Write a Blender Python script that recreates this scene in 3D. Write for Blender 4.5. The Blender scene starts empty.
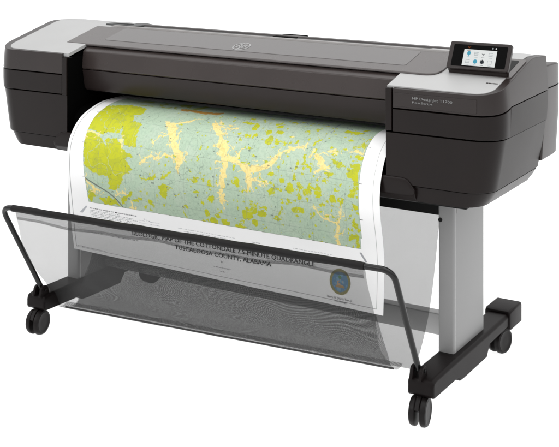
import bpy, bmesh, math, random
import numpy as np
from mathutils import Vector
R = math.radians
random.seed(4); rng = np.random.default_rng(11)
scene = bpy.context.scene

# ---------------------------------------------------------------- camera
cam_d = bpy.data.cameras.new('camera'); cam = bpy.data.objects.new('camera', cam_d)
scene.collection.objects.link(cam); scene.camera = cam
cam.location = (2.0439, -2.9695, 1.466)
cam.rotation_euler = (R(90), 0, R(31.148))
cam_d.sensor_width = 36; cam_d.lens = 1166.47/559*36
cam_d.shift_x = -(280-279.5)/559; cam_d.shift_y = -323.5/559
cam_d.clip_start = .05; cam_d.clip_end = 500
scene.render.resolution_x = 1024; scene.render.resolution_y = 819

# ---------------------------------------------------------------- studio light
world = bpy.data.worlds.new('World'); scene.world = world; world.use_nodes = True
bg = world.node_tree.nodes['Background']
bg.inputs[0].default_value = (1, 1, 1, 1); bg.inputs[1].default_value = 1.0
# white studio: bright ceiling and added glow under the floor, dimmer walls at eye level
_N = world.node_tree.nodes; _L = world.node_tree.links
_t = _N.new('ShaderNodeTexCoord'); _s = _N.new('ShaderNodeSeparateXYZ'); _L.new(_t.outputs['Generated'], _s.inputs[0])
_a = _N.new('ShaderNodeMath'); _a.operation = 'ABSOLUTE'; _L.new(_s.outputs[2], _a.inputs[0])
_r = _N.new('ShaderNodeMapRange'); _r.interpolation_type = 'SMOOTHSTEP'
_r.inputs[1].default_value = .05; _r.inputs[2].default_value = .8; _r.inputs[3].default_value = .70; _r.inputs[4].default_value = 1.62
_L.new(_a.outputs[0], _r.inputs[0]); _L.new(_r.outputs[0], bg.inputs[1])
def softbox(name, loc, target, sx, sy, watts, col=(1, 1, 1)):
    l = bpy.data.lights.new(name, 'AREA'); l.shape = 'RECTANGLE'; l.size = sx; l.size_y = sy
    l.energy = watts; l.color = col
    o = bpy.data.objects.new(name, l); scene.collection.objects.link(o)
    o.location = loc
    o.rotation_euler = (Vector(target)-Vector(loc)).to_track_quat('-Z', 'Y').to_euler()
    return o
softbox('overhead_softbox', (.9, .5, 3.4), (.5, .2, .5), 4.5, 2.6, 42)
softbox('front_softbox', (-1.6, -3.2, 2.4), (0, 0, .6), 2.2, 1.4, 27)
scene.view_settings.view_transform = 'Standard'; scene.view_settings.look = 'None'
scene.view_settings.exposure = 0; scene.view_settings.gamma = 1
scene.render.engine = 'CYCLES'
scene.cycles.transparent_max_bounces = 16; scene.cycles.max_bounces = 8

# ---------------------------------------------------------------- helpers
def lin(c):
    return tuple(((v/255)/12.92 if v/255 <= .04045 else (((v/255)+.055)/1.055)**2.4) for v in c)
def new_mat(name):
    m = bpy.data.materials.new(name); m.use_nodes = True
    nt = m.node_tree; return m, nt, nt.nodes['Principled BSDF']
def plastic(name, col, rough=.45, spec=.5, grain=.12, bump=.05, scale=900, metal=0):
    """moulded plastic: fine spark-eroded grain, faint large-scale mottling and scuffs"""
    m, nt, b = new_mat(name); N = nt.nodes; L = nt.links
    tc = N.new('ShaderNodeTexCoord')
    n1 = N.new('ShaderNodeTexNoise'); n1.inputs['Scale'].default_value = 7; n1.inputs['Detail'].default_value = 5
    n2 = N.new('ShaderNodeTexNoise'); n2.inputs['Scale'].default_value = scale; n2.inputs['Detail'].default_value = 2
    L.new(tc.outputs['Object'], n1.inputs['Vector']); L.new(tc.outputs['Object'], n2.inputs['Vector'])
    mp = N.new('ShaderNodeMapRange'); mp.inputs[1].default_value = .3; mp.inputs[2].default_value = .7
    mp.inputs[3].default_value = 1-grain; mp.inputs[4].default_value = 1+grain
    L.new(n1.outputs['Fac'], mp.inputs[0])
    mx = N.new('ShaderNodeVectorMath'); mx.operation = 'SCALE'; mx.inputs[0].default_value = col
    L.new(mp.outputs[0], mx.inputs['Scale']); L.new(mx.outputs[0], b.inputs['Base Color'])
    mr = N.new('ShaderNodeMapRange'); mr.inputs[3].default_value = rough-.05; mr.inputs[4].default_value = rough+.06
    L.new(n1.outputs['Fac'], mr.inputs[0]); L.new(mr.outputs[0], b.inputs['Roughness'])
    bp = N.new('ShaderNodeBump'); bp.inputs['Strength'].default_value = bump; bp.inputs['Distance'].default_value = .0006
    L.new(n2.outputs['Fac'], bp.inputs['Height']); L.new(bp.outputs[0], b.inputs['Normal'])
    b.inputs['Specular IOR Level'].default_value = spec; b.inputs['Metallic'].default_value = metal
    return m

M = {}
M['dark'] = plastic('charcoal_plastic', (.0175, .0125, .0117), .29, .32)
M['dark2'] = plastic('black_brown_plastic', (.0080, .0052, .0048), .31, .19)
M['black'] = plastic('matt_black', (.006, .006, .006), .6, .15)
M['slot'] = plastic('slot_black', (.0015, .0015, .0015), .8, .02)
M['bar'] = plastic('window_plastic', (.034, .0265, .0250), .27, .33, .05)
M['bar_shaded'] = plastic('window_shaded_plastic', (.018, .0130, .0125), .34, .22, .05)  # window plastic darkened: shade of the down-tilted lower face put into the colour
M['cover'] = plastic('cover_grey', (.056, .048, .0465), .27, .45, .05)
M['coverwin'] = plastic('cover_window', (.074, .068, .067), .24, .5, .04)
M['silver'] = plastic('silver_paint', (.33, .33, .328), .45, .4, .03, .03, 1500)
M['lip'] = plastic('pale_lip', (.22, .21, .205), .4, .5, .04)
M['rear'] = plastic('rear_grey', (.04, .042, .042), .42, .35, .1)
M['bar_leg'] = plastic('brightened_powder_coat', (.55, .55, .55), .45, .45, .03, .04)  # brightened colour makes up for light blocked by the basket and body
M['leg'] = plastic('grey_powder_coat', (.225, .225, .225), .40, .4, .03, .04)
M['foot'] = plastic('foot_plastic', (.006, .0042, .0042), .45, .12, .2, .12, 500)
M['rod'] = plastic('glossy_black_rod', (.005, .005, .005), .22, .35, .1, .01)
M['glass'] = plastic('display_glass', (.002, .002, .002), .15, .04, .0, .0)
M['rubber'] = plastic('caster_rubber', (.007, .0055, .0055), .40, .16, .2)
M['white_print'] = plastic('white_print', (.20, .20, .20), .5, .3, 0, 0)
M['emblem'] = plastic('emblem_print', (.26, .26, .26), .5, .3, 0, 0)
M['ink'] = plastic('black_ink', (.012, .012, .014), .6, .1, 0, 0)

def emis(name, col, s):
    m, nt, b = new_mat(name)
    b.inputs['Base Color'].default_value = (0, 0, 0, 1); b.inputs['Specular IOR Level'].default_value = 0
    b.inputs['Emission Color'].default_value = (*col, 1); b.inputs['Emission Strength'].default_value = s
    return m
M['scr'] = emis('lit_screen', lin((226, 229, 228)), 1.0)
M['ic_blue'] = emis('lit_icon_blue', lin((80, 160, 185)), 1)
M['ic_dark'] = emis('lit_icon_dark', lin((50, 55, 60)), 1)
M['ic_grey'] = emis('lit_icon_grey', lin((165, 172, 176)), 1)
M['ic_red'] = emis('lit_icon_orange', lin((150, 80, 40)), .7)

class MB:
    def __init__(s): s.v = []; s.f = []
    def add(s, vs, fs):
        o = len(s.v); s.v += [tuple(v) for v in vs]; s.f += [tuple(i+o for i in f) for f in fs]
    def loft(s, rings, cap=True, closed=True):
        n = len(rings[0]); vs = [p for r in rings for p in r]; fs = []
        for i in range(len(rings)-1):
            for j in range(n if closed else n-1):
                k = (j+1) % n
                fs.append((i*n+j, i*n+k, (i+1)*n+k, (i+1)*n+j))
        if cap:
            fs.append(tuple(range(n))[::-1]); fs.append(tuple((len(rings)-1)*n+j for j in range(n)))
        s.add(vs, fs)
    def box(s, a, b):
        (x0, y0, z0), (x1, y1, z1) = a, b
        s.loft([[(x0, y0, z), (x1, y0, z), (x1, y1, z), (x0, y1, z)] for z in (z0, z1)])
    def tube(s, path, r, n=14, cap=True):
        path = [Vector(p) for p in path]; rings = []; up = None
        for i, p in enumerate(path):
            t = (path[min(i+1, len(path)-1)]-path[max(i-1, 0)]).normalized()
            if up is None:
                up = t.orthogonal().normalized()
            up = (up - t*up.dot(t)).normalized(); w = t.cross(up)
            rr = r[i] if isinstance(r, (list, tuple)) else r
            rings.append([tuple(p+up*math.cos(2*math.pi*k/n)*rr+w*math.sin(2*math.pi*k/n)*rr) for k in range(n)])
        s.loft(rings, cap)
    def build(s, name, mat, parent=None, bevel=0, seg=3, smooth=True, ang=32):
        me = bpy.data.meshes.new(name); me.from_pydata(s.v, [], s.f); me.update()
        bm = bmesh.new(); bm.from_mesh(me); bmesh.ops.recalc_face_normals(bm, faces=bm.faces); bm.to_mesh(me); bm.free()
        if smooth:
            me.polygons.foreach_set('use_smooth', [True]*len(me.polygons)); me.set_sharp_from_angle(angle=R(ang))
        o = bpy.data.objects.new(name, me); scene.collection.objects.link(o)
        me.materials.append(mat)
        if parent: adopt(o, parent)
        if bevel:
            b = o.modifiers.new('bevel', 'BEVEL'); b.width = bevel; b.segments = seg; b.limit_method = 'ANGLE'
            b.angle_limit = R(32); b.harden_normals = True
        return o
from mathutils import Matrix
def adopt(o, p):
    """parent o to p and keep o where it is (every mesh is modelled in place; only the root Empty is offset)"""
    o.parent = p; o.matrix_parent_inverse = Matrix.Translation(-p.location) if p.parent is None else Matrix.Identity(4)
def fillet(pts, r, n=8):
    """round the inner corners of a 3-D polyline"""
    out = [Vector(pts[0])]
    for i in range(1, len(pts)-1):
        a, b, c = map(Vector, pts[i-1:i+2]); u = (a-b).normalized(); w = (c-b).normalized()
        d = r/math.tan(u.angle(w)/2); p, q = b+u*d, b+w*d
        for k in range(n+1):
            t = k/n; out.append(p*(1-t)**2+b*2*t*(1-t)+q*t*t)
    out.append(Vector(pts[-1])); return out
def interp(x, xs, ys): return float(np.interp(x, xs, ys))

# ---------------------------------------------------------------- setting
def ground_mat():
    m, nt, b = new_mat('white_studio_floor'); N = nt.nodes; L = nt.links
    n = N.new('ShaderNodeTexNoise'); n.inputs['Scale'].default_value = 3
    mp = N.new('ShaderNodeMapRange'); mp.inputs[3].default_value = .93; mp.inputs[4].default_value = .96
    L.new(n.outputs['Fac'], mp.inputs[0]); L.new(mp.outputs[0], b.inputs['Base Color'])
    b.inputs['Roughness'].default_value = .9; b.inputs['Specular IOR Level'].default_value = .1
    # translucency added to the floor: world light from below washes out the printer's shadow
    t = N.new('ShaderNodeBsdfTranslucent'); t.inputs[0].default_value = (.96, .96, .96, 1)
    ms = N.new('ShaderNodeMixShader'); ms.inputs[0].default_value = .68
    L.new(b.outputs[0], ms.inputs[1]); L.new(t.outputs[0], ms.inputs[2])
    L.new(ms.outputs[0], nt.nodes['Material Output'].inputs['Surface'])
    return m
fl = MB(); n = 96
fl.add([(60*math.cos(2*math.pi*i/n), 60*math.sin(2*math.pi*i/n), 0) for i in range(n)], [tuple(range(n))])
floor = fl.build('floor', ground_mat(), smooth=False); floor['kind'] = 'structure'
# ---------------------------------------------------------------- the printer
printer = bpy.data.objects.new('large_format_printer', None); scene.collection.objects.link(printer)
printer.location = (0, .3, 0); printer.empty_display_size = .2
printer['label'] = 'wide charcoal and silver floor-standing plotter on a grey wheeled stand'
printer['category'] = 'printer'

def ztop(y, x=0):
    return interp(y, [.07, .17, .345, .38, .49], [.931, .957, 1.001, 1.005, .999]) - .007*x
def seam1(y): return interp(y, [.07, .10, .17, .49], [.869, .872, .886, .890])

def rows(y0, y1, rc, extra=()):
    ys = [y0+rc*(1-math.cos(math.pi/2*k/8)) for k in range(9)] + list(extra) + [y1]
    return sorted(set(round(y, 5) for y in ys if y <= y1))
def end_block(side, xin, xout, y0, y1, rc, zb, zt, d_bot=0, d_top=0, extra=(), rim=0):
    """one storey of an end housing: a loft along the depth with a rounded outer front corner.
    side +1: outer face to the right; xout shrinks by d_* towards the bottom / top"""
    mb = MB(); rings = []
    for y in rows(y0, y1, rc, extra):
        dy = max(0, rc-(y-y0)); off = rc - math.sqrt(max(0, rc*rc-dy*dy))
        xo = xout-side*off; b = zb(y) if callable(zb) else zb; t = zt(y) if callable(zt) else zt
        xb, xt = xo-side*d_bot, xo-side*d_top
        rings.append([(xin, y, b), (xb, y, b), ((xb+xt)/2+side*.0008, y, (b+t)/2), (xt, y, t), (xin, y, t)])
    mb.loft(rings); return mb

for side, xin, xout in ((-1, -.645, -.985), (1, .564, .908)):
    rc = .075
    edge = xin+side*.022
    h = end_block(side, xin, xout-side*.012, .080, .485, rc, .660, .790, .034, .002).build('end_housing', M['dark2'], printer, .003)
    h['label'] = 'left end housing' if side < 0 else 'right end housing'
    # front lower panel and the side panel that rises behind the door
    end_block(side, edge-side*.022, xout-side*.004, .070, .49, rc, .651, .797, .030, .004).build('lower_panel', M['dark2'], h, .004)
    sp = end_block(side, xin, xout-side*.002, .166, .49, .004, .7985, lambda y: seam1(y)-.003, .004, 0)
    sp.build('side_panel', M['dark2'], h, .003)
    end_block(side, edge, xout, .068, .163, rc, .801, lambda y: seam1(y)-.004, .003, .001).build('front_door', M['dark2'] if side > 0 else M['dark2'], h, .0045)
    end_block(side, edge, xout, .069, .49, rc, seam1, lambda y: ztop(y, xout), .001, .008, (.17, .25, .345, .38, .43)).build('top_bezel', M['dark'], h, .012, 5)
    end_block(side, xin+side*.03, xout-side*.036, .078, .485, rc, .606, .6485, .03, 0).build('base_skirt', M['dark2'], h, .016, 4)
    # dark core that shows in the seams
    end_block(side, xin+side*.004, xout-side*.02, .085, .48, rc, .64, lambda y: ztop(y, xout)-.02, .03, 0).build('inner_core', M['slot'], h)
    # vertical strip at the inner front edge
    t = MB(); t.box((xin, .066, .803 if side > 0 else .797), (xin+side*.019, .10, .926)); t.build('trim_strip', M['dark2'], h, .002)
    w = MB(); w.box((xin-side*.001, .072, .65), (xin+side*.003, .30, .925)); w.build('inner_wall_shade', M['slot'], h)  # near-black plate: shade on the housing's inner side put into its colour
    # silver lid
    mb = MB(); rings = []; y0, y1, r2 = .078, .476, .050
    xo0 = xout-side*(.042 if side < 0 else .030)
    ys = sorted(set([y0+r2*(1-math.cos(math.pi/2*k/8)) for k in range(9)]+[.17, .215, .25, .30, .345, .38, .40, .43]+[y1-.04*(1-math.cos(math.pi/2*k/6)) for k in range(7)]))
    for y in ys:
        dy = max(0, r2-(y-y0)); off = r2-math.sqrt(max(0, r2*r2-dy*dy))
        dy = max(0, .04-(y1-y)); off += .04-math.sqrt(max(0, .0016-dy*dy))
        xo = xo0-side*off; zi, zo = ztop(y, xin), ztop(y, xout)
        zi += .0022; zo += .0022
        rings.append([(xin, y, zi-.012), (xo, y, zo-.012), (xo, y, zo), (xin, y, zi)])
    mb.loft(rings); mb.build('silver_lid', M['silver'], h, .002, 2)
    if side < 0: h_left = h
    else: h_right = h

# rear electronics bulge on the right
mb = MB()
mb.loft([[(.70, y, .668), (x-.008, y, .668), (x, y, .80), (x, y, zt), (.70, y, zt)] for y, x, zt in ((.492, .893, .960), (.61, .893, .957), (.648, .888, .952), (.662, .875, .948))])
e = mb.build('rear_cover', M['dark'], printer, .006)
mb = MB(); mb.loft([[(x, y, .885), (x, y, .888), (.70, y, .888), (.70, y, .885)] for y, x in ((.50, .8938), (.61, .8938), (.648, .8888))]); mb.build('seam', M['slot'], e)

# core of the machine
mb = MB(); mb.box((-.66, .30, .62), (.58, .48, .95)); mb.build('chassis', M['slot'], printer)
mb = MB(); mb.box((-.641, .175, .80), (.560, .32, .945)); mb.build('print_zone', M['slot'], printer)
def extr(sec, x0, x1, shear=0):
    m_ = MB(); m_.loft([[(x, y, z-shear*x) for y, z in sec] for x in (x0, x1)]); return m_
# the print-zone window
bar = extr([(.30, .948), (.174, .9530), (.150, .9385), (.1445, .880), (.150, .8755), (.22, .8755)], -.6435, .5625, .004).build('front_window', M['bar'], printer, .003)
extr([(.1465, .8745), (.158, .812), (.168, .801), (.21, .801), (.21, .8745)], -.6435, .5625, .004).build('lower_window', M['bar_shaded'], bar, .003)
# lower platen / curved paper guide and output tray
extr([(.34, .756), (.17, .754), (.13, .744), (.105, .72), (.10, .69), (.10, .615), (.34, .615)], -.643, .562).build('paper_guide', M['slot'], printer, .002)
mb = MB()
for (x, zt) in ((0, 0),): pass
xs = [(-.70, .640), (-.688, .655), (-.672, .668), (-.655, .672), (.615, .672), (.632, .668), (.645, .655), (.657, .640)]
mb.loft([[(x, .0655+abs(0), zt), (x, .063, zt-.012 if zt > .65 else zt-.006), (x, .066, .622), (x, .082, .603), (x, .30, .600), (x, .30, zt), (x, .085, zt)] for x, zt in xs])
tray = mb.build('output_tray', M['dark2'], printer, .003)
mb = MB(); mb.box((-.66, .10, .596), (.80, .46, .622)); mb.build('underside_pan', M['black'], printer, .004)
# ---- top cover
def rounded(pts, r, n=7):
    out = []
    N_ = len(pts)
    for i in range(N_):
        a, b, c = Vector(pts[i-1]), Vector(pts[i]), Vector(pts[(i+1) % N_]); rr = r[i] if isinstance(r, (list, tuple)) else r
        if rr <= 0: out.append(tuple(b)); continue
        u = (a-b).normalized(); w = (c-b).normalized()
        for k in range(n+1):
            t = k/n; p = (b+u*rr)*(1-t)**2+b*2*t*(1-t)+(b+w*rr)*t*t; out.append(tuple(p))
    return out
def slab(outline, zf, th, name, mat, parent, bevel=.003, seg=3):
    m_ = MB(); m_.loft([[(x, y, zf(y, x)-th) for x, y in outline], [(x, y, zf(y, x)) for x, y in outline]])
    return m_.build(name, mat, parent, bevel, seg)
CZ = lambda y, x=0: .9615+(y-.165)*.247-.004*x
cover = slab(rounded([(-.735, .166), (.685, .166), (.685, .338), (-.735, .338)], [.008, .05, .01, .01]), CZ, .008, 'top_cover', M['cover'], printer, .004)
slab(rounded([(-.60, .212), (.56, .212), (.56, .330), (-.60, .330)], .012), lambda y, x: CZ(y, x)+.0012, .006, 'cover_window', M['coverwin'], cover, .001, 2)
# pale lip along the back of the cover
mb = MB(); mb.loft([[(x, .339, 1.000-.004*x), (x, .342, 1.0085-.004*x-d), (x, .350, 1.0095-.004*x-d), (x, .358, 1.004-.004*x-d), (x, .358, .99)] for x, d in ((-.69, .006), (-.66, 0), (.64, 0), (.70, .006))])
mb.build('cover_lip', M['lip'], printer, .001, 2)
# rear roll cover
def roll(x): return [(x, .345, .985), (x, .36, 1.001-.005*x), (x, .40, 1.004-.005*x), (x, .45, 1.004-.005*x), (x, .49, 1.000-.005*x), (x, .535, .985), (x, .56, .95), (x, .56, .70), (x, .345, .70)]
mb = MB(); mb.loft([roll(x) for x in (-.74, .69)]); rc_ = mb.build('roll_cover', M['rear'], printer, .006)
mb = MB(); mb.box((-.015, .385, .9), (.075, .475, 1.0065)); mb.build('latch_recess', M['slot'], rc_, .003)
mb = MB(); mb.loft([[(x, .40, 1.0-.005*x), (x, .41, 1.0085-.005*x), (x, .425, 1.0095-.005*x), (x, .44, 1.0-.005*x)] for x in (-.62, .66)]); mb.build('cover_rib', M['dark'], rc_, .001)
slab(rounded([(-.715, .352), (-.56, .352), (-.56, .40), (-.715, .40)], .018), lambda y, x: 1.0145, .012, 'lift_handle', M['rear'], rc_, .003)
slab(rounded([(-.69, .365), (-.60, .365), (-.60, .385), (-.69, .385)], .008), lambda y, x: 1.0155, .004, 'handle_recess', M['black'], rc_, .001)
mb = MB(); mb.loft([[(x, .43, .99), (x, .45, .99+h_), (x, .49, .99+h_), (x, .51, .985)] for x, h_ in ((-.70, .010), (-.655, .018), (-.63, .019), (-.57, .012))]); mb.build('rear_latch', M['rear'], rc_, .003)

# ---- writing helpers
def text_mesh(txt, size, align='CENTER', bold=0):
    cu = bpy.data.curves.new('lettering', 'FONT'); cu.body = txt; cu.size = size; cu.align_x = align
    cu.resolution_u = 2; cu.offset = bold*size
    ob = bpy.data.objects.new('lettering', cu); scene.collection.objects.link(ob)
    dg = bpy.context.evaluated_depsgraph_get(); me = bpy.data.meshes.new_from_object(ob.evaluated_get(dg))
    scene.collection.objects.unlink(ob); bpy.data.objects.remove(ob)
    vs = [v.co.copy() for v in me.vertices]; fs = [tuple(p.vertices) for p in me.polygons]
    bpy.data.meshes.remove(me); return vs, fs
def place_text(mb_, txt, size, fn, align='CENTER', width=None, bold=0):
    vs, fs = text_mesh(txt, size, align, bold)
    xs_ = [v.x for v in vs]; w = max(xs_)-min(xs_)
    k = width/w if width else 1
    x0 = (max(xs_)+min(xs_))/2 if align == 'CENTER' else min(xs_)
    mb_.add([fn((v.x-x0)*k, v.y) for v in vs], fs)
# badge on the right-hand bezel
plate = MB(); plate.loft([[(.588, y, .8745), (.842, y, .8745), (.842, y, .913), (.588, y, .913)] for y in (.0672, .072)]); pl = plate.build('name_plate', M['dark'], h_right, .001, 2)
tb = MB()
place_text(tb, 'HP DesignJet T1700', .0105, lambda x, y: (.649+x, .0662, .8985+y-.012*x), 'LEFT', .122)
place_text(tb, 'PostScript', .0085, lambda x, y: (.649+x, .0662, .8875+y-.012*x), 'LEFT', .062)
tb.build('name_lettering', M['white_print'], pl, smooth=False)
# round emblem on the cover: disc with two slanted letters cut out
lm = MB()
ca, cb = -.050, .250
def on_cover(x, y): return (ca+x, cb+y, CZ(cb+y, ca+x)+.0018)
nn = 40; R0 = .031
vs = [on_cover(R0*math.cos(2*math.pi*i/nn), R0*math.sin(2*math.pi*i/nn)) for i in range(nn)]+[on_cover(R0*.86*math.cos(2*math.pi*i/nn), R0*.86*math.sin(2*math.pi*i/nn)) for i in range(nn)]
lm.add(vs, [(i, (i+1) % nn, nn+(i+1) % nn, nn+i) for i in range(nn)])
def stroke(a, b, w):
    a, b = Vector(a), Vector(b); d = (b-a).normalized(); p = Vector((-d.y, d.x))*w/2
    lm.add([on_cover(*(a+p)), on_cover(*(a-p)), on_cover(*(b-p)), on_cover(*(b+p))], [(0, 1, 2, 3)])
sl = .30
def S(x, y): return (x+sl*y, y)
stroke(S(-.013, -.012), S(-.013, .026), .006); stroke(S(-.013, .009), S(-.002, .009), .005); stroke(S(-.003, .010), S(-.003, -.012), .006)
stroke(S(.005, .010), S(.005, -.026), .006); stroke(S(.005, .009), S(.016, .009), .005); stroke(S(.015, .010), S(.015, -.011), .006); stroke(S(.005, -.010), S(.016, -.010), .005)
lm.build('round_emblem', M['emblem'], cover, smooth=False)

# ---- control panel
slab(rounded([(.70, .20), (.893, .20), (.893, .34), (.70, .34)], .012), lambda y, x: ztop(y, x)+.0032, .004, 'panel_recess', M['cover'], h_right, .001, 2)
slab(rounded([(.80, .225), (.875, .225), (.875, .325), (.80, .325)], .008), lambda y, x: ztop(y, x)+.0042, .003, 'panel_slot', M['black'], h_right, .001, 2)
def PN(u, v, w=0):
    """control panel frame: u along the width, v up the leaning face, w outwards"""
    lean = .50
    y = .188+v*lean-w*.9; z = .9775+v*.90+w*.42
    return (.699+u-.006*v, y, z)
def panel_ring(u0, u1, v0, v1, w, r=.008):
    return [PN(a, b, w) for a, b in rounded([(u0, v0), (u1, v0), (u1, v1), (u0, v1)], r, 5)]
mb = MB(); mb.loft([panel_ring(.006, .183, -.016, .076, -.030), panel_ring(0, .189, 0, .084, -.012), panel_ring(0, .189, 0, .084, 0)])
cp = mb.build('control_panel', M['dark'], printer, .004, 3)
mb = MB(); mb.loft([panel_ring(.014, .178, .009, .074, 0, .003), panel_ring(.014, .178, .009, .074, .0008, .003)]); mb.build('display_glass', M['glass'], cp)
def rect(mb_, u0, v0, u1, v1, w): mb_.add([PN(u0, v0, w), PN(u1, v0, w), PN(u1, v1, w), PN(u0, v1, w)], [(0, 1, 2, 3)])
mb = MB(); rect(mb, .048, .0115, .148, .060, .0014); scr = mb.build('screen', M['scr'], cp, smooth=False)
def icon(kind, u, v, mat):
    m_ = MB(); w = .0019
    def disc(cx_, cy_, r, ry=None, n=18):
        ry = ry or r; m_.add([PN(cx_+r*math.cos(2*math.pi*i/n), cy_+ry*math.sin(2*math.pi*i/n), w) for i in range(n)], [tuple(range(n))])
    if kind == 'disc': disc(u, v, .0065)
    if kind == 'drop':
        disc(u, v+.001, .0055, .0065); rect(m_, u-.001, v-.009, u+.001, v-.004, w)
    if kind == 'gear':
        for k in range(8):
            a = k*math.pi/4; disc(u+.0055*math.cos(a), v+.0055*math.sin(a), .0016, n=6)
        disc(u, v, .0052)
    if kind == 'box':
        rect(m_, u-.0065, v-.0055, u+.0065, v-.0045, w); rect(m_, u-.0065, v+.0045, u+.0065, v+.0055, w)
        rect(m_, u-.0065, v-.0055, u-.0055, v+.0055, w); rect(m_, u+.0055, v-.0055, u+.0065, v+.0055, w)
    if kind == 'lines':
        for k in (-2, 0, 2): rect(m_, u-.006, v+k*.0022-.0006, u+.006, v+k*.0022+.0006, w)
        rect(m_, u-.0062, v-.006, u-.0052, v+.006, w)
    if kind == 'down':
        m_.add([PN(u-.005, v+.002, w), PN(u, v-.004, w), PN(u+.005, v+.002, w), PN(u, v+.0005, w)], [(0, 1, 2, 3)])
    if kind == 'dot': disc(u, v, .0022)
    if kind not in ('dot',): rect(m_, u-.005, v-.0108, u+.005, v-.0098, w)
    o = m_.build('icon', mat, scr, smooth=False); return o
uu = [.064, .087, .108, .131]
for k, (kd, mt) in enumerate((('drop', 'ic_blue'), ('lines', 'ic_grey'), ('down', 'ic_dark'), ('lines', 'ic_grey'))): icon(kd, uu[k], .0475, M[mt])
for k, (kd, mt) in enumerate((('lines', 'ic_grey'), ('disc', 'ic_blue'), ('gear', 'ic_dark'), ('box', 'ic_grey'))): icon(kd, uu[k], .0245, M[mt])
for u, mt in ((.134, 'ic_grey'), (.144, 'scr')): icon('dot', u, .0665, M[mt])
icon('down', .062, .0665, M['ic_red'])
# small dark marking on the lid in front of the panel
m_ = MB()
for k, (a, b) in enumerate(((0, .006), (.0075, .014), (.0155, .019), (.0205, .030), (.031, .034))):
    m_.add([(.838+x, y, ztop(y, .838)+.0031) for x, y in ((a, .150), (b, .150), (b, .1545), (a, .1545))], [(0, 1, 2, 3)])
m_.build('lid_marking', M['dark'], h_right, smooth=False)

# ---------------------------------------------------------------- stand
def make_caster(x, y, rot):
    c = MB(); ca_, sa_ = math.cos(rot), math.sin(rot)
    def T(p): return (x+p[0]*ca_-p[1]*sa_, y+p[0]*sa_+p[1]*ca_, p[2])
    c.loft([[T((xx, p[0], p[1])) for p in [(.041*k*math.cos(R(20+20*i)), .043+.0435*k*math.sin(R(20+20*i))) for i in range(8)]+[(-.024, .047), (.024, .047)]] for xx, k in ((-.0068, .96), (-.005, 1), (.005, 1), (.0068, .96))])
    c.tube([T((0, .006, .075)), T((0, .006, .095))], .011, 14)
    o = c.build('caster', M['rubber'], printer, .0015, 2)
    for s_ in (-1, 1):
        w_ = MB(); rings = []
        for xx, rr in ((.006, .030), (.0075, .0395), (.010, .0415), (.018, .0410), (.0235, .0380), (.025, .032), (.0235, .028), (.0242, .012), (.024, .004)):
            rings.append([T((s_*xx, rr*math.cos(2*math.pi*i/32), .0417+rr*math.sin(2*math.pi*i/32))) for i in range(32)])
        w_.loft(rings); w_.build('wheel', M['rubber'], o)
    return o
def ring_x(xc, hw, y, zb, zt, ch=.008):
    return [(xc-hw, y, zb), (xc+hw, y, zb), (xc+hw, y, zt-ch), (xc+hw-ch, y, zt), (xc-hw+ch, y, zt), (xc-hw, y, zt-ch)]
cols = {}
for side, xc, dy in ((-1, -.700, -.022), (1, .700, .012)):
    mb = MB()
    prof = [(-.006, .036, .092, .120), (.000, .040, .084, .132), (.02, .040, .083, .137), (.175, .040, .082, .137), (.19, .040, .068, .137), (.222, .040, .066, .137), (.40, .040, .066, .137), (.425, .040, .098, .137), (.60, .038, .100, .137)]
    mb.loft([ring_x(xc, hw, y+dy, zb, zt) for y, hw, zb, zt in prof])
    foot = mb.build('stand_foot', M['foot'], printer, .004)
    mb = MB(); mb.loft([ring_x(xc, hw, y+dy, zb, zt, .005) for y, hw, zb, zt in ((.595, .042, .090, .144), (.605, .044, .086, .149), (.70, .044, .086, .149), (.715, .038, .094, .143))])
    mb.build('end_cap', M['foot'], foot, .005)
    # clevis that carries the basket rail
    bx = xc-side*.012
    for s_ in (-1, 1):
        mb = MB(); pts = []
        for i in range(11):
            a = R(-5+190*i/10); pts.append((.018*math.cos(a), .150+.016*math.sin(a)))
        pts += [(-.024, .130), (.024, .130)]
        mb.loft([[(bx+s_*.014+q, y+dy+.01, z) for y, z in pts] for q in (-.005, .005)])
        mb.build('rail_bracket', M['foot'], foot, .002, 2)
    mb = MB(); mb.tube([(bx-.022, dy+.01, .152), (bx+.022, dy+.01, .152)], .005, 10); mb.build('pivot_pin', M['rod'], foot)
    for y, rt in ((0, .14), (.62, -.25)):
        make_caster(xc-side*.004, y+dy+.004, rt)
    # column
    cx0 = .690 if side > 0 else -.703
    cy0, cy1 = (.212, .452) if side > 0 else (.165, .40)
    mb = MB(); o_ = rounded([(cx0-.025, cy0), (cx0+.025, cy0), (cx0+.025, cy1), (cx0-.025, cy1)], .007, 4)
    mb.loft([[(x, y, .1365) for x, y in o_], [(x, y, .612) for x, y in o_]])
    col = mb.build('stand_column', M['leg'], printer)
    mb = MB(); mb.box((cx0-.024, cy0+.012, .1372), (cx0+.0256, cy0+.0135, .61)); mb.build('seam', M['bar_leg'], col)
    mb = MB(); mb.tube([(cx0-.018, cy0+.001, .525), (cx0-.018, cy0-.0015, .525)], .0065, 16); mb.build('screw_hole', M['black'], col)
    mb = MB(); mb.box((cx0+.0245, cy0+.022, .545), (cx0+.0256, cy0+.028, .562)); mb.build('clip_slot', M['lip'], col)
mb = MB(); mb.loft([[(x, y, z) for y, z in rounded([(.315, .142), (.355, .142), (.355, .208), (.315, .208)], .006, 3)] for x in (-.713, .672)])
mb.build('cross_bar', M['bar_leg'], printer)

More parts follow.
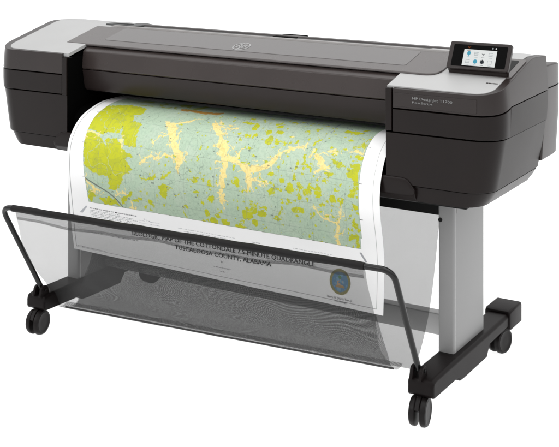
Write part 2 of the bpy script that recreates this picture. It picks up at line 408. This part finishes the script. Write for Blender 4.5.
# ---------------------------------------------------------------- catch basket
RAIL_L = Vector((-.722, -.165, .4605)); RAIL_R = Vector((.670, -.103, .4600))
def rail_y(x): return -.165+(x+.722)/1.398*.062
path = fillet([(-.688, -.010, .155), RAIL_L, RAIL_R, (.688, .022, .155)], .042, 10)
mb = MB(); mb.tube(path, .0088, 16); rail = mb.build('basket_rail', M['rod'], printer)
hb = MB(); hb.box((-.69, .238, .530), (.668, .262, .600)); hb.build('basket_hanger', M['black'], printer, .003)

def mesh_fabric(name, pu, pv, fill, col):
    """open weave: threads in both directions, air between them"""
    m, nt, b = new_mat(name); N = nt.nodes; L = nt.links
    uv = N.new('ShaderNodeUVMap'); uv.uv_map = 'weave'; sp = N.new('ShaderNodeSeparateXYZ'); L.new(uv.outputs[0], sp.inputs[0])
    outs = []
    for ax, p in ((0, pu), (1, pv)):
        d = N.new('ShaderNodeMath'); d.operation = 'DIVIDE'; d.inputs[1].default_value = p; L.new(sp.outputs[ax], d.inputs[0])
        f = N.new('ShaderNodeMath'); f.operation = 'FRACT'; L.new(d.outputs[0], f.inputs[0])
        g = N.new('ShaderNodeMath'); g.operation = 'LESS_THAN'; g.inputs[1].default_value = fill; L.new(f.outputs[0], g.inputs[0])
        outs.append(g)
    mx = N.new('ShaderNodeMath'); mx.operation = 'MAXIMUM'; L.new(outs[0].outputs[0], mx.inputs[0]); L.new(outs[1].outputs[0], mx.inputs[1])
    b.inputs['Base Color'].default_value = (*col, 1); b.inputs['Roughness'].default_value = .6; b.inputs['Specular IOR Level'].default_value = .3
    tr = N.new('ShaderNodeBsdfTransparent'); ms = N.new('ShaderNodeMixShader')
    L.new(mx.outputs[0], ms.inputs[0]); L.new(tr.outputs[0], ms.inputs[1]); L.new(b.outputs[0], ms.inputs[2])
    L.new(ms.outputs[0], nt.nodes['Material Output'].inputs['Surface'])
    return m
M['fabric'] = mesh_fabric('open_mesh_fabric', .0010, .0011, .31, (.025, .025, .025))
M['fabric_back'] = mesh_fabric('open_mesh_fabric_back', .00062, .00102, .385, (.025, .025, .025))
M['darkening'] = mesh_fabric('darkening_mesh_fabric', .0007, .00058, .33, (.025, .025, .025))
M['hem'] = mesh_fabric('doubled_mesh_fabric', .00055, .0006, .17, (.03, .03, .03))
M['hem_edge'] = mesh_fabric('stitched_mesh_fabric', .00055, .0006, .27, (.02, .02, .02))
M['sleeve'] = plastic('dark_binding_tape', (.008, .0075, .0075), .5, .14, .3, .3, 700)
def sheet(name, fn, nx, nv, mat, parent):
    """fn(a, b) -> (xyz, uv); grid sheet with a 'weave' UV map"""
    vs = []; uvs = []
    for j in range(nv+1):
        for i in range(nx+1):
            p, q = fn(i/nx, j/nv); vs.append(p); uvs.append(q)
    fs = [(j*(nx+1)+i, j*(nx+1)+i+1, (j+1)*(nx+1)+i+1, (j+1)*(nx+1)+i) for j in range(nv) for i in range(nx)]
    me = bpy.data.meshes.new(name); me.from_pydata(vs, [], fs); me.update()
    uvl = me.uv_layers.new(name='weave')
    for l in me.loops: uvl.data[l.index].uv = uvs[l.vertex_index]
    me.polygons.foreach_set('use_smooth', [True]*len(me.polygons)); me.materials.append(mat)
    o = bpy.data.objects.new(name, me); scene.collection.objects.link(o); adopt(o, parent); return o
def poly_at(pts, t):
    d = [0]
    for a, b in zip(pts, pts[1:]): d.append(d[-1]+math.dist(a, b))
    s_ = t*d[-1]
    return interp(s_, d, [p[0] for p in pts]), interp(s_, d, [p[1] for p in pts]), s_
def smooth_prof(pts, n=40):
    P_ = [Vector((*p, 0)) for p in pts]; P_ = [2*P_[0]-P_[1]]+P_+[2*P_[-1]-P_[-2]]; out = []
    for i in range(1, len(P_)-2):
        p0, p1, p2, p3 = P_[i-1:i+3]
        for k in range(10):
            t = k/10; q = .5*((2*p1)+(-p0+p2)*t+(2*p0-5*p1+4*p2-p3)*t*t+(-p0+3*p1-3*p2+p3)*t**3); out.append((q.x, q.y))
    out.append((P_[-2].x, P_[-2].y)); return out
def zbot(x): return .071+(x+.675)*.037
def front_profile(x):
    yr = rail_y(x); zb = zbot(x)
    return smooth_prof([(yr-.002, .452), (yr+.012, .40), (yr+.045, .32), (-.035, .22), (.015, .14+zb*.2), (.055, zb+.006), (.085, zb-.002), (.11, zb+.004)])
def front_fn(a, b):
    x0 = -.658 + .006*math.sin(b*9)-.008*math.sin(b*3.1)*0 - .030*min(1, b*1.6)*(1-b*.2)
    x1 = .588 + .012*b
    x = x0+(x1-x0)*a
    y, z, s_ = poly_at(front_profile(x), b)
    w = max(0, b-.35)
    w *= max(0, 1-b)*2; y += w*.010*math.sin(x*23+b*6)+w*.005*math.sin(x*51-b*9)
    return (x, y, z), (x+.002*math.sin(b*7+x*5)*w, s_)
front = sheet('front_mesh', front_fn, 150, 48, M['fabric'], printer)
def back_fn(a, b):
    x = -.645+a*(1.300-.03*b)
    zb = zbot(x)
    pr = smooth_prof([(.250, .548), (.246, .46), (.232, .34), (.205, .23), (.165, .145), (.130, zb-.004*x+.004), (.105, zb-.006)])
    y, z, s_ = poly_at(pr, b); w = max(0, b-.3)
    w *= max(0, 1-b)*2; y += w*.007*math.sin(x*17+1+b*5)+w*.004*math.sin(x*31+b*11)
    return (x, y, z), (x*1.0+.003*math.sin(b*5+x*7)*w, s_+.004*w*math.sin(x*9))
back = sheet('back_mesh', back_fn, 150, 48, M['fabric_back'], printer)
def darkening_fn(a, b):
    x0, x1 = -.64+.02*b, .574-.150*b
    x = x0+(x1-x0)*a; zb = zbot(x)
    y, z, s_ = poly_at(smooth_prof([(.085, zb+.002), (.12, zb+.012), (.148, .150+.2*zb), (.180, .22), (.200, .31)]), b)
    y += .006*math.sin(x*19+b*4)*b
    return (x, y-.004, z), (x, s_)
sheet('darkening_layer', darkening_fn, 120, 30, M['darkening'], printer)  # extra mesh layer added to darken the lower basket
# sleeve round the rail, the doubled hem under it and its stitched edge
mb = MB(); xs_ = np.linspace(-.672, .585, 60)
mb.tube([(x, rail_y(x)+.0004*math.sin(x*37), .4603+.0004*math.sin(x*29)) for x in xs_], [.0111+.0003*math.sin(x*61) for x in xs_], 16)
sleeve = mb.build('rail_sleeve', M['sleeve'], front)
def hem_fn(a, b):
    x = -.668+a*1.25; dz = .029+.0035*math.sin(x*11)+.002*math.sin(x*27+1); z = .452-b*dz
    y = rail_y(x)-.0035+b*.009; return (x, y, z), (x*1.03+.01*b, z+.002*math.sin(x*13))
sheet('hem', hem_fn, 120, 4, M['hem'], front)
def stitch_fn(a, b):
    x = -.655+a*1.237; dz = .029+.0035*math.sin(x*11)+.002*math.sin(x*27+1); z = .452-dz+(b)*.009
    y = rail_y(x)-.0055+.009; return (x, y, z), (x*.9, z)
sheet('hem_edge', stitch_fn, 120, 1, M['hem_edge'], front)
# piping along the bottom fold
mb = MB(); mb.tube([(x, .074, zbot(x)-.001) for x in np.linspace(-.655, .586, 30)], .003, 8); mb.build('bottom_seam', M['sleeve'], front)

# ---------------------------------------------------------------- the printed sheet
XL, XR = -.585, .555
PROF = np.array([
(.300,.770,.300,.772),(.205,.768,.215,.772),(.165,.763,.170,.768),(.125,.752,.135,.757),(.085,.737,.105,.738),
(.055,.717,.083,.715),(.030,.690,.068,.690),(.012,.660,.056,.660),(.004,.629,.050,.629),(.001,.590,.048,.595),
(.003,.540,.054,.548),(.010,.480,.068,.490),(.018,.420,.078,.425),(.026,.360,.078,.360),(.038,.291,.072,.264)])
def catmull(P, n):
    out = []; Q = np.vstack([2*P[0]-P[1], P, 2*P[-1]-P[-2]])
    for i in range(1, len(Q)-2):
        p0, p1, p2, p3 = Q[i-1], Q[i], Q[i+1], Q[i+2]
        for t in np.linspace(0, 1, 40, endpoint=False):
            out.append(.5*((2*p1)+(-p0+p2)*t+(2*p0-5*p1+4*p2-p3)*t*t+(-p0+3*p1-3*p2+p3)*t**3))
    out.append(P[-1]); out = np.array(out); m = (out[:, :2]+out[:, 2:])/2
    d = np.r_[0, np.cumsum(np.linalg.norm(np.diff(m, axis=0), axis=1))]; s = np.linspace(0, d[-1], n)
    return np.stack([np.interp(s, d, out[:, k]) for k in range(4)], 1), s
TAB, SS = catmull(PROF, 600); LEN = float(SS[-1]); W = XR-XL
def surf(u, s):
    t = u/W; a = [np.interp(s, SS, TAB[:, k]) for k in range(4)]
    return XL+u, a[0]*(1-t)+a[2]*t, a[1]*(1-t)+a[3]*t

POLYS=[[[0.052,0.274],[0.051,0.241],[0.043,0.193],[0.054,0.146],[0.124,0.121],[0.204,0.136],[0.226,0.173],[0.19,0.185],[0.226,0.218],[0.257,0.228],[0.261,0.252],[0.269,0.3],[0.246,0.305],[0.221,0.296],[0.198,0.268],[0.189,0.236],[0.185,0.26],[0.148,0.267],[0.115,0.274],[0.058,0.267]],[[0.056,0.28],[0.117,0.284],[0.162,0.316],[0.145,0.289],[0.188,0.281],[0.217,0.316],[0.25,0.319],[0.266,0.334],[0.24,0.343],[0.266,0.378],[0.266,0.379],[0.241,0.392],[0.227,0.405],[0.228,0.426],[0.209,0.449],[0.169,0.453],[0.179,0.419],[0.161,0.406],[0.11,0.406],[0.073,0.395]],[[0.084,0.463],[0.113,0.465],[0.113,0.49],[0.085,0.506]],[[0.129,0.482],[0.166,0.475],[0.19,0.481],[0.217,0.506],[0.174,0.508],[0.134,0.494]],[[0.219,0.48],[0.259,0.446],[0.265,0.451],[0.241,0.478],[0.224,0.501]],[[0.29,0.392],[0.312,0.396],[0.361,0.377],[0.354,0.391],[0.312,0.404]],[[0.368,0.392],[0.382,0.377],[0.412,0.366],[0.412,0.374],[0.374,0.395]],[[1.031,0.275],[1.064,0.274],[1.074,0.348],[1.051,0.351],[1.044,0.328],[1.026,0.306],[1.042,0.299]],[[1.071,0.334],[1.074,0.36],[1.051,0.377],[1.037,0.373],[1.051,0.352],[1.055,0.336]],[[1.045,0.462],[1.058,0.434],[1.065,0.462],[1.067,0.48],[1.052,0.469]],[[0.974,0.267],[0.988,0.263],[1.021,0.282],[1.011,0.289],[0.985,0.279]],[[0.71,0.429],[0.728,0.427],[0.725,0.465],[0.701,0.472]]]
BLOBS=[[0.384,0.428,0.015,0.025],[0.335,0.482,0.0095,0.008],[0.28,0.476,0.009,0.0045],[0.081,0.488,0.004,0.003],[0.511,0.386,0.012,0.01],[0.56,0.39,0.0085,0.008],[0.506,0.419,0.0105,0.006],[0.566,0.44,0.011,0.012],[0.543,0.491,0.0115,0.01],[0.535,0.458,0.0105,0.006],[0.567,0.511,0.016,0.0105],[0.607,0.512,0.0135,0.0125],[0.585,0.492,0.0075,0.009],[0.47,0.476,0.008,0.007],[0.336,0.482,0.01,0.009],[0.601,0.471,0.0055,0.0055],[0.662,0.378,0.0095,0.014],[0.311,0.495,0.0065,0.004],[0.295,0.469,0.006,0.005],[0.818,0.358,0.0105,0.0095],[0.785,0.39,0.012,0.0095],[0.805,0.381,0.009,0.004],[0.846,0.378,0.0105,0.0105],[0.877,0.364,0.012,0.0115],[0.903,0.376,0.0145,0.014],[0.877,0.398,0.0095,0.009],[0.857,0.437,0.0075,0.007],[0.876,0.436,0.0095,0.009],[0.799,0.471,0.0185,0.0055],[0.692,0.472,0.019,0.018],[0.743,0.464,0.018,0.013],[0.76,0.444,0.0085,0.008],[0.718,0.496,0.0125,0.0115],[0.661,0.514,0.017,0.0105],[0.671,0.496,0.0065,0.0055],[0.842,0.412,0.0055,0.005],[0.864,0.341,0.006,0.009],[0.668,0.177,0.0105,0.018],[0.741,0.23,0.012,0.0145],[0.724,0.195,0.011,0.014],[0.76,0.19,0.013,0.011],[0.776,0.237,0.0105,0.0065],[0.692,0.209,0.0075,0.006],[0.663,0.222,0.0125,0.0055],[0.823,0.229,0.0055,0.0065],[0.804,0.236,0.006,0.004],[0.78,0.333,0.0095,0.008],[0.883,0.278,0.006,0.012],[0.884,0.299,0.0095,0.0045],[0.637,0.156,0.03,0.007],[0.752,0.163,0.011,0.007],[0.659,0.363,0.005,0.004],[1.059,0.256,0.009,0.01],[1.054,0.212,0.01,0.0095],[1.039,0.22,0.008,0.005],[0.978,0.316,0.0115,0.0065],[0.912,0.295,0.008,0.0045],[0.885,0.298,0.0095,0.005],[0.884,0.269,0.0045,0.0115],[0.861,0.335,0.005,0.01],[0.995,0.146,0.032,0.009],[0.867,0.204,0.006,0.0035],[0.876,0.154,0.0085,0.0065],[0.965,0.336,0.009,0.0045],[1.016,0.338,0.0045,0.006],[0.85,0.17,0.007,0.006],[1.06,0.406,0.01,0.011],[1.046,0.5,0.0125,0.0085],[1.061,0.512,0.0045,0.023],[0.879,0.364,0.0105,0.01],[0.877,0.398,0.0095,0.0085],[0.905,0.376,0.016,0.0115],[0.946,0.371,0.014,0.0195],[0.988,0.385,0.012,0.01],[0.941,0.387,0.0095,0.0055],[0.859,0.438,0.0065,0.006],[0.875,0.435,0.0095,0.0095],[0.851,0.379,0.006,0.0055],[0.913,0.358,0.009,0.008],[1.031,0.446,0.0085,0.003]]
VALLEYS=[[[0.351,0.215,0.0044],[0.403,0.197,0.0067],[0.45,0.173,0.0028]],[[0.36,0.213,0.0122],[0.391,0.236,0.0144],[0.401,0.267,0.0089],[0.426,0.295,0.0094],[0.449,0.321,0.0111],[0.443,0.344,0.0061],[0.445,0.365,0.0033]],[[0.384,0.248,0.0033],[0.344,0.265,0.0022],[0.326,0.288,0.0011]],[[0.3,0.348,0.0022],[0.337,0.333,0.0028],[0.425,0.319,0.0033]],[[0.58,0.293,0.0028],[0.595,0.289,0.0028]],[[0.577,0.324,0.0033],[0.599,0.317,0.0033]],[[0.522,0.182,0.0067],[0.546,0.216,0.0083],[0.576,0.248,0.0111],[0.597,0.277,0.0144],[0.609,0.32,0.01],[0.613,0.352,0.0072]],[[0.614,0.356,0.0078],[0.61,0.39,0.0094],[0.607,0.419,0.0061],[0.606,0.448,0.0044]],[[0.629,0.306,0.0044],[0.653,0.297,0.005],[0.673,0.269,0.0028]],[[0.625,0.303,0.0078],[0.677,0.32,0.0111],[0.701,0.331,0.0122],[0.741,0.321,0.0072],[0.777,0.303,0.0072],[0.795,0.274,0.0067],[0.819,0.262,0.0033],[0.87,0.239,0.0028]],[[0.701,0.331,0.01],[0.703,0.358,0.0078]],[[0.704,0.349,0.0083],[0.706,0.365,0.0094],[0.7,0.397,0.0028]],[[0.706,0.363,0.0039],[0.76,0.359,0.0017]],[[0.71,0.376,0.0033],[0.719,0.397,0.0017]],[[0.51,0.178,0.0033],[0.549,0.196,0.0033],[0.611,0.2,0.0017]],[[0.54,0.198,0.0033],[0.525,0.185,0.0044]],[[0.826,0.249,0.0044],[0.852,0.245,0.005],[0.874,0.236,0.0028]],[[0.922,0.262,0.0083],[0.941,0.28,0.0083],[0.951,0.296,0.0061],[0.922,0.316,0.0017]],[[0.951,0.296,0.0044],[0.969,0.296,0.0022]],[[0.954,0.247,0.0028],[0.98,0.24,0.0044]],[[1.021,0.236,0.0022],[1.063,0.237,0.0033]],[[0.808,0.201,0.0028],[0.82,0.199,0.0033]],[[0.923,0.418,0.0022],[0.956,0.445,0.0033],[0.989,0.461,0.0033]],[[1.009,0.413,0.0017],[1.009,0.446,0.0033],[0.997,0.463,0.0039]],[[0.993,0.46,0.0044],[0.988,0.506,0.005],[0.994,0.532,0.0061]],[[1.007,0.489,0.0017],[0.99,0.494,0.0028]],[[0.079,0.43,0.0039],[0.106,0.454,0.005],[0.138,0.463,0.0033]],[[0.203,0.47,0.0039],[0.23,0.452,0.0022]],[[0.259,0.482,0.0028],[0.259,0.507,0.005]],[[0.317,0.345,0.0022],[0.304,0.352,0.0017]],[[0.057,0.276,0.0022],[0.115,0.28,0.0028]],[[0.204,0.289,0.0022],[0.221,0.311,0.0022]]]
ORANGE=[[0.35,0.116],[0.412,0.117],[0.488,0.114]]
RAIL=[[0.076,0.425],[0.115,0.441],[0.171,0.464],[0.198,0.483],[0.227,0.511]]


nu, ns = 1000, 610
U, SG = np.meshgrid(np.linspace(0, W, nu), np.linspace(0, LEN, ns))
def vnoise(shape_scale, seed, oct=4):
    """smooth value noise on the sheet, cells of shape_scale metres"""
    r_ = np.random.default_rng(seed); tot = np.zeros_like(U); amp = 1; norm = 0; sc = shape_scale
    for o in range(oct):
        gx, gy = int(W/sc)+4, int(LEN/sc)+4; G = r_.random((gy, gx))
        x = U/sc; y = SG/sc; xi = x.astype(int); yi = y.astype(int); fx = x-xi; fy = y-yi
        fx = fx*fx*(3-2*fx); fy = fy*fy*(3-2*fy)
        tot += amp*((G[yi, xi]*(1-fx)+G[yi, xi+1]*fx)*(1-fy)+(G[yi+1, xi]*(1-fx)+G[yi+1, xi+1]*fx)*fy)
        norm += amp; amp *= .5; sc /= 2
    return tot/norm-.5
wx = vnoise(.03, 1, 4)*.022+vnoise(.008, 7, 3)*.014; wy = vnoise(.03, 2, 4)*.022+vnoise(.008, 8, 3)*.014
UX, SY = U+wx, SG+wy
def inside(poly):
    c = np.zeros(U.shape, bool); n_ = len(poly)
    for i in range(n_):
        (x1, y1), (x2, y2) = poly[i], poly[(i+1) % n_]
        if y1 == y2: continue
        c ^= ((y1 > SY) != (y2 > SY)) & (UX < (x2-x1)*(SY-y1)/(y2-y1)+x1)
    return c
def seg_dist(p, q, X_=None, Y_=None):
    X_ = UX if X_ is None else X_; Y_ = SY if Y_ is None else Y_
    dx, dy = q[0]-p[0], q[1]-p[1]; L2 = dx*dx+dy*dy+1e-12
    t = np.clip(((X_-p[0])*dx+(Y_-p[1])*dy)/L2, 0, 1)
    return np.hypot(X_-p[0]-t*dx, Y_-p[1]-t*dy), t
C = lambda *c: np.array(lin(c))*.79
paper_c = np.array([.84, .84, .84]); IMG = np.broadcast_to(paper_c, U.shape+(3,)).copy()
def paint(mask, col, a=1.0):
    m_ = (mask*a)[..., None] if mask.dtype != bool else mask[..., None]*a
    IMG[:] = IMG*(1-m_)+col*m_
# neat line of the map (the print runs slightly askew on the sheet)
left = np.interp(SG, [.09, .19, .33, .39, .51], [.050, .052, .065, .070, .082])
right = 1.073-.004*(SG > .5); bottom = .505+(U-.08)*.027
MAP = (U > left) & (U < right) & (SG > .035) & (SG < bottom)
green = C(186, 208, 183); green2 = C(194, 211, 190); olive = C(200, 204, 34); olive2 = C(180, 188, 48); cream = C(250, 230, 155)
g = vnoise(.05, 5, 4); paint(MAP, green); paint(MAP & (g > .05), green2, .55)
paint(MAP & (vnoise(.006, 15, 2) > .12), C(165, 190, 168), .35)
ol = np.zeros(U.shape, bool)
for p in POLYS: ol |= inside(p)
for x, y, rx, ry in BLOBS: ol |= ((UX-x+.0)/rx)**2+((SY-y)/ry)**2 < 1.0
fine = vnoise(.012, 21, 3); big = vnoise(.16, 22, 2)
dens = np.interp(U, [0, .28, .34, .6, .75, 1.1], [-.2, -.1, -.02, .01, .055, .075])*np.interp(SG, [.1, .2, .36, .46, .52], [.5, 1, 1, .6, .2])
ol |= (fine > .262-dens-.10*np.clip(big, -.3, .4)) & (SG > .1)
cr = np.zeros(U.shape, bool)
for ln_ in VALLEYS:
    for a, b in zip(ln_, ln_[1:]):
        d_, t_ = seg_dist(a, b); cr |= d_ < (a[2]*(1-t_)+b[2]*t_)*1.05+vnoise(.006, 31, 1)*.003 if False else d_ < (a[2]*(1-t_)+b[2]*t_)*1.05
trib = np.zeros(U.shape, bool); rdg = np.abs(vnoise(.045, 33, 4))
for ln_ in VALLEYS:
    for a, b in zip(ln_, ln_[1:]):
        d_, t_ = seg_dist(a, b); trib |= (d_ < (a[2]*(1-t_)+b[2]*t_)*1.6+.012) & (rdg < .016)
cr |= trib; cr &= ~(((UX-.553)/.015)**2+((SY-.245)/.011)**2 < 1)
paint(MAP & ol, olive); paint(MAP & ol & (vnoise(.02, 6, 3) > .06), olive2, .5)
# pale creek lines cutting the olive uplands
ck = np.abs(vnoise(.07, 41, 4)); ck2 = np.abs(vnoise(.035, 46, 3)); paint(MAP & ol & (ck2 < .007) & (vnoise(.09, 47, 2) > -.05), C(184, 196, 110), .7)
paint(MAP & ol & (ck < .008), C(190, 206, 140), .85)
paint(MAP & cr, cream); paint(MAP & cr & (vnoise(.01, 44, 2) > .12), C(240, 215, 130), .6)
rr_ = ((UX-.553)/.017)**2+((SY-.245)/.012)**2 < 1
# strip nearest the slot: duller greens and an orange band
top = MAP & (SG < .115) & (vnoise(.03, 51, 3) > -.02) & (U < .40) & (U > .14); paint(top, C(168, 178, 70), .9)
for a, b in zip(ORANGE, ORANGE[1:]):
    d_, t_ = seg_dist(a, b); paint(MAP & (d_ < .012), C(196, 140, 50), .9)
paint(MAP & (SG < .085) & (U > .55) & (vnoise(.02, 52, 3) > .05), C(170, 165, 190), .6)
# contours, roads, section lines
for sc, sd, th, a in ((.06, 61, .0045, .20), (.035, 62, .006, .12)):
    paint(MAP & (np.abs((vnoise(sc, sd, 4)*9) % 1-.5) < th*9), C(120, 130, 110), a)
for k in range(6):
    paint(MAP & (np.abs(vnoise(.16, 70+k, 4)-.02) < .0014), C(95, 100, 95), .38)
for x in np.linspace(.13, 1.03, 9): paint(MAP & (np.abs(U-x-.004*np.sin(SG*9)) < .0006), C(130, 140, 130), .45)
for y in (.13, .215, .30, .385, .47): paint(MAP & (np.abs(SG-y-(U-.08)*.027) < .0006), C(120, 130, 125), .45)
r_ = np.random.default_rng(9)
for k in range(130):
    x, y, q = r_.uniform(.07, 1.06), r_.uniform(.09, .5), r_.uniform(.0010, .0022)
    paint(MAP & (np.abs(U-x) < q*r_.uniform(.7, 2.2)) & (np.abs(SG-y) < q), C(70, 75, 80), .6)
for a, b in zip(RAIL, RAIL[1:]):
    d_, t_ = seg_dist(a, b, U, SG); paint(MAP & (d_ < .0021), C(100, 105, 100), .85)
for pts in ([(.92, .06), (.925, .13), (.93, .17)], [(.62, .075), (.80, .085), (.98, .125)], [(.80, .05), (.79, .09), (.83, .12)]):
    for a, b in zip(pts, pts[1:]):
        d_, t_ = seg_dist(a, b); paint(MAP & (d_ < .0014), C(120, 115, 160), .7)
# neat line, grid ticks, sheet border
edge = MAP & ((U < left+.0012) | (U > right-.0012) | (SG > bottom-.0014)); paint(edge, C(120, 120, 110), .6)
for y in (.19, .31, .42):
    paint((U > left-.010) & (U < left) & (np.abs(SG-y) < .0008), C(120, 120, 120)); paint((U > right) & (U < right+.010) & (np.abs(SG-y-.02) < .0008), C(110, 110, 110))
bd = (np.abs(U-.012) < .0008) | (np.abs(U-(W-.022)) < .0008)
paint(bd & (SG < LEN-.012), C(150, 150, 150)); paint((np.abs(SG-(LEN-.0125)) < .0008) & (U > .012) & (U < W-.022), C(130, 130, 130))
# fine print too small to read: broken grey rules
def fine_print(u0, u1, s0, slope=.01, h=.0011, col=(110, 112, 116), seed=0, a=.8):
    q = np.random.default_rng(seed+1000); x = u0
    while x < u1:
        w_ = q.uniform(.004, .013); yy = s0+slope*(U-u0)
        jag = .35+.65*(np.sin(U*2600+seed) > -.3)
        paint(((U > x) & (U < min(x+w_, u1)) & (np.abs(SG-yy) < h)).astype(float)*jag, C(*col), a); x += w_+q.uniform(.0015, .003)
fine_print(.085, .272, .5270, .03, .0019, (60, 60, 66), 1, .95)
for k, (w_, x_) in enumerate(((.12, 0), (.175, 0), (.19, 0), (.165, 0), (.17, 0))): fine_print(.085+x_, .085+w_, .5345+k*.0052, .024, .0012, (120, 122, 128), 2+k, .8)
fine_print(.085, .272, .6155, .008, .0016, (80, 80, 84), 11, .9)
fine_print(.016, .135, .6795, .006, .0014, (70, 70, 74), 12, .9)
for k in range(3): fine_print(.43+.02*k, .64-.02*k, .552+k*.0075, .02, .0010, (140, 140, 150), 20+k, .7)
for k in range(3): fine_print(.84+.01*k, .97, .560+k*.008, .015, .0011, (140, 140, 145), 30+k, .7)
for k in range(2): fine_print(.28, .36, .545+k*.008, .02, .0009, (160, 160, 175), 40+k, .6)
fine_print(.30, .335, .538, .3, .0012, (130, 130, 150), 43)
fine_print(.560, .622, .6565, .0, .0013, (110, 110, 115), 46)
fine_print(.582, .600, .668, .0, .0012, (120, 120, 125), 47)
fine_print(.70, .73, .560, .02, .0012, (120, 120, 130), 45)
def tri(poly, col, a=1.0):
    global UX, SY
    sx, sy = UX, SY; UX, SY = U, SG; paint(inside(poly), col, a); UX, SY = sx, sy
tri([(.040, .548), (.070, .520), (.074, .524), (.052, .549)], C(190, 192, 198)); tri([(1.062, .543), (1.068, .541), (1.086, .566), (1.080, .568)], C(170, 172, 176))
# round agency seal
sx0, sy0, sr = .9985, .6335, .0345
d_ = np.hypot(U-sx0, SG-sy0); an = np.arctan2(SG-sy0, U-sx0)
paint(d_ < sr, C(150, 140, 70)); paint((d_ < sr*.97) & (d_ > sr*.80) & (np.sin(an*34) > .2), C(110, 120, 90), .7)
paint(d_ < sr*.78, C(88, 132, 165)); paint((d_ < sr*.72) & (vnoise(.008, 81, 2) > .02), C(120, 165, 190), .8)
paint((np.abs(U-sx0) < .010) & (np.abs(SG-sy0-.003) < .009) & (vnoise(.005, 82, 2) > -.12), C(196, 160, 120)); paint((np.hypot(U-sx0+.001, SG-sy0+.012) < .005), C(80, 130, 90))
paint((np.abs(U-sx0) < .014) & (np.abs(SG-sy0-.013) < .0025), C(170, 140, 90))

me = bpy.data.meshes.new('printed_map')
X, Y, Z = surf(U, SG)
# the sheet is not perfectly flat: very shallow cockle
Y = Y+.0012*np.sin(U*13+SG*4)*np.clip((SG-.25)*4, 0, 1)
co = np.stack([X, Y, Z], -1).reshape(-1, 3).astype(np.float32)
idx = np.arange(nu*ns).reshape(ns, nu)
F = np.stack([idx[:-1, :-1], idx[:-1, 1:], idx[1:, 1:], idx[1:, :-1]], -1).reshape(-1, 4).astype(np.int32)
me.vertices.add(len(co)); me.vertices.foreach_set('co', co.ravel())
me.loops.add(F.size); me.loops.foreach_set('vertex_index', F.ravel())
me.polygons.add(len(F)); me.polygons.foreach_set('loop_start', np.arange(0, F.size, 4, dtype=np.int32))
me.update(calc_edges=True); me.polygons.foreach_set('use_smooth', np.ones(len(F), bool))
ca_ = me.color_attributes.new('ink', 'FLOAT_COLOR', 'POINT')
ca_.data.foreach_set('color', np.concatenate([IMG, np.ones(U.shape+(1,))], -1).astype(np.float32).ravel())
m, nt, b = new_mat('printed_paper')
at = nt.nodes.new('ShaderNodeAttribute'); at.attribute_name = 'ink'; nt.links.new(at.outputs['Color'], b.inputs['Base Color'])
b.inputs['Roughness'].default_value = .55; b.inputs['Specular IOR Level'].default_value = .25
nz = nt.nodes.new('ShaderNodeTexNoise'); nz.inputs['Scale'].default_value = 600; bp = nt.nodes.new('ShaderNodeBump'); bp.inputs['Strength'].default_value = .04; bp.inputs['Distance'].default_value = .0005
nt.links.new(nz.outputs['Fac'], bp.inputs['Height']); nt.links.new(bp.outputs[0], b.inputs['Normal'])
me.materials.append(m)
sheet_o = bpy.data.objects.new('printed_map', me); scene.collection.objects.link(sheet_o)
sheet_o['label'] = 'large geologic map sheet in green and yellow curling out of the plotter into its basket'; sheet_o['category'] = 'map'
def on_paper(u, s, lift=.0009):
    x, y, z = surf(u, s); x2, y2, z2 = surf(u, s+.002); t = Vector((0, y2-y, z2-z)).normalized(); n_ = Vector((0, t.z, -t.y))
    y += .0012*math.sin(u*13+s*4)*min(1, max(0, (s-.25)*4))
    if n_.y > 0: n_ = -n_
    return (float(x), float(y+n_.y*lift), float(z+n_.z*lift))
mb = MB()
for dx, dl in ((0, 0), (.0011, .0002), (.0006, .0004)):
    place_text(mb, 'GEOLOGIC MAP OF THE COTTONDALE 7.5-MINUTE QUADRANGLE', .0200, lambda x, y: on_paper(.2480+dx+x, .5985+.0055*x/.66-y, .0009+dl), 'LEFT', .665)
    place_text(mb, 'TUSCALOOSA COUNTY, ALABAMA', .0195, lambda x, y: on_paper(.4142+dx+x, .6225+.0028*x/.35-y, .0009+dl), 'LEFT', .352)
place_text(mb, 'By', .008, lambda x, y: on_paper(.590+x, .6395-y))
mb.build('title_lettering', M['ink'], sheet_o, smooth=False)
mb = MB()
place_text(mb, 'Berry H. (Nick) Tew, Jr.', .0082, lambda x, y: on_paper(.9999+x, .6795-y), 'CENTER', .084)
place_text(mb, 'State Geologist', .007, lambda x, y: on_paper(1.0025+x, .6865-y), 'CENTER', .042)
mb.build('seal_caption', M['ink'], sheet_o, smooth=False)
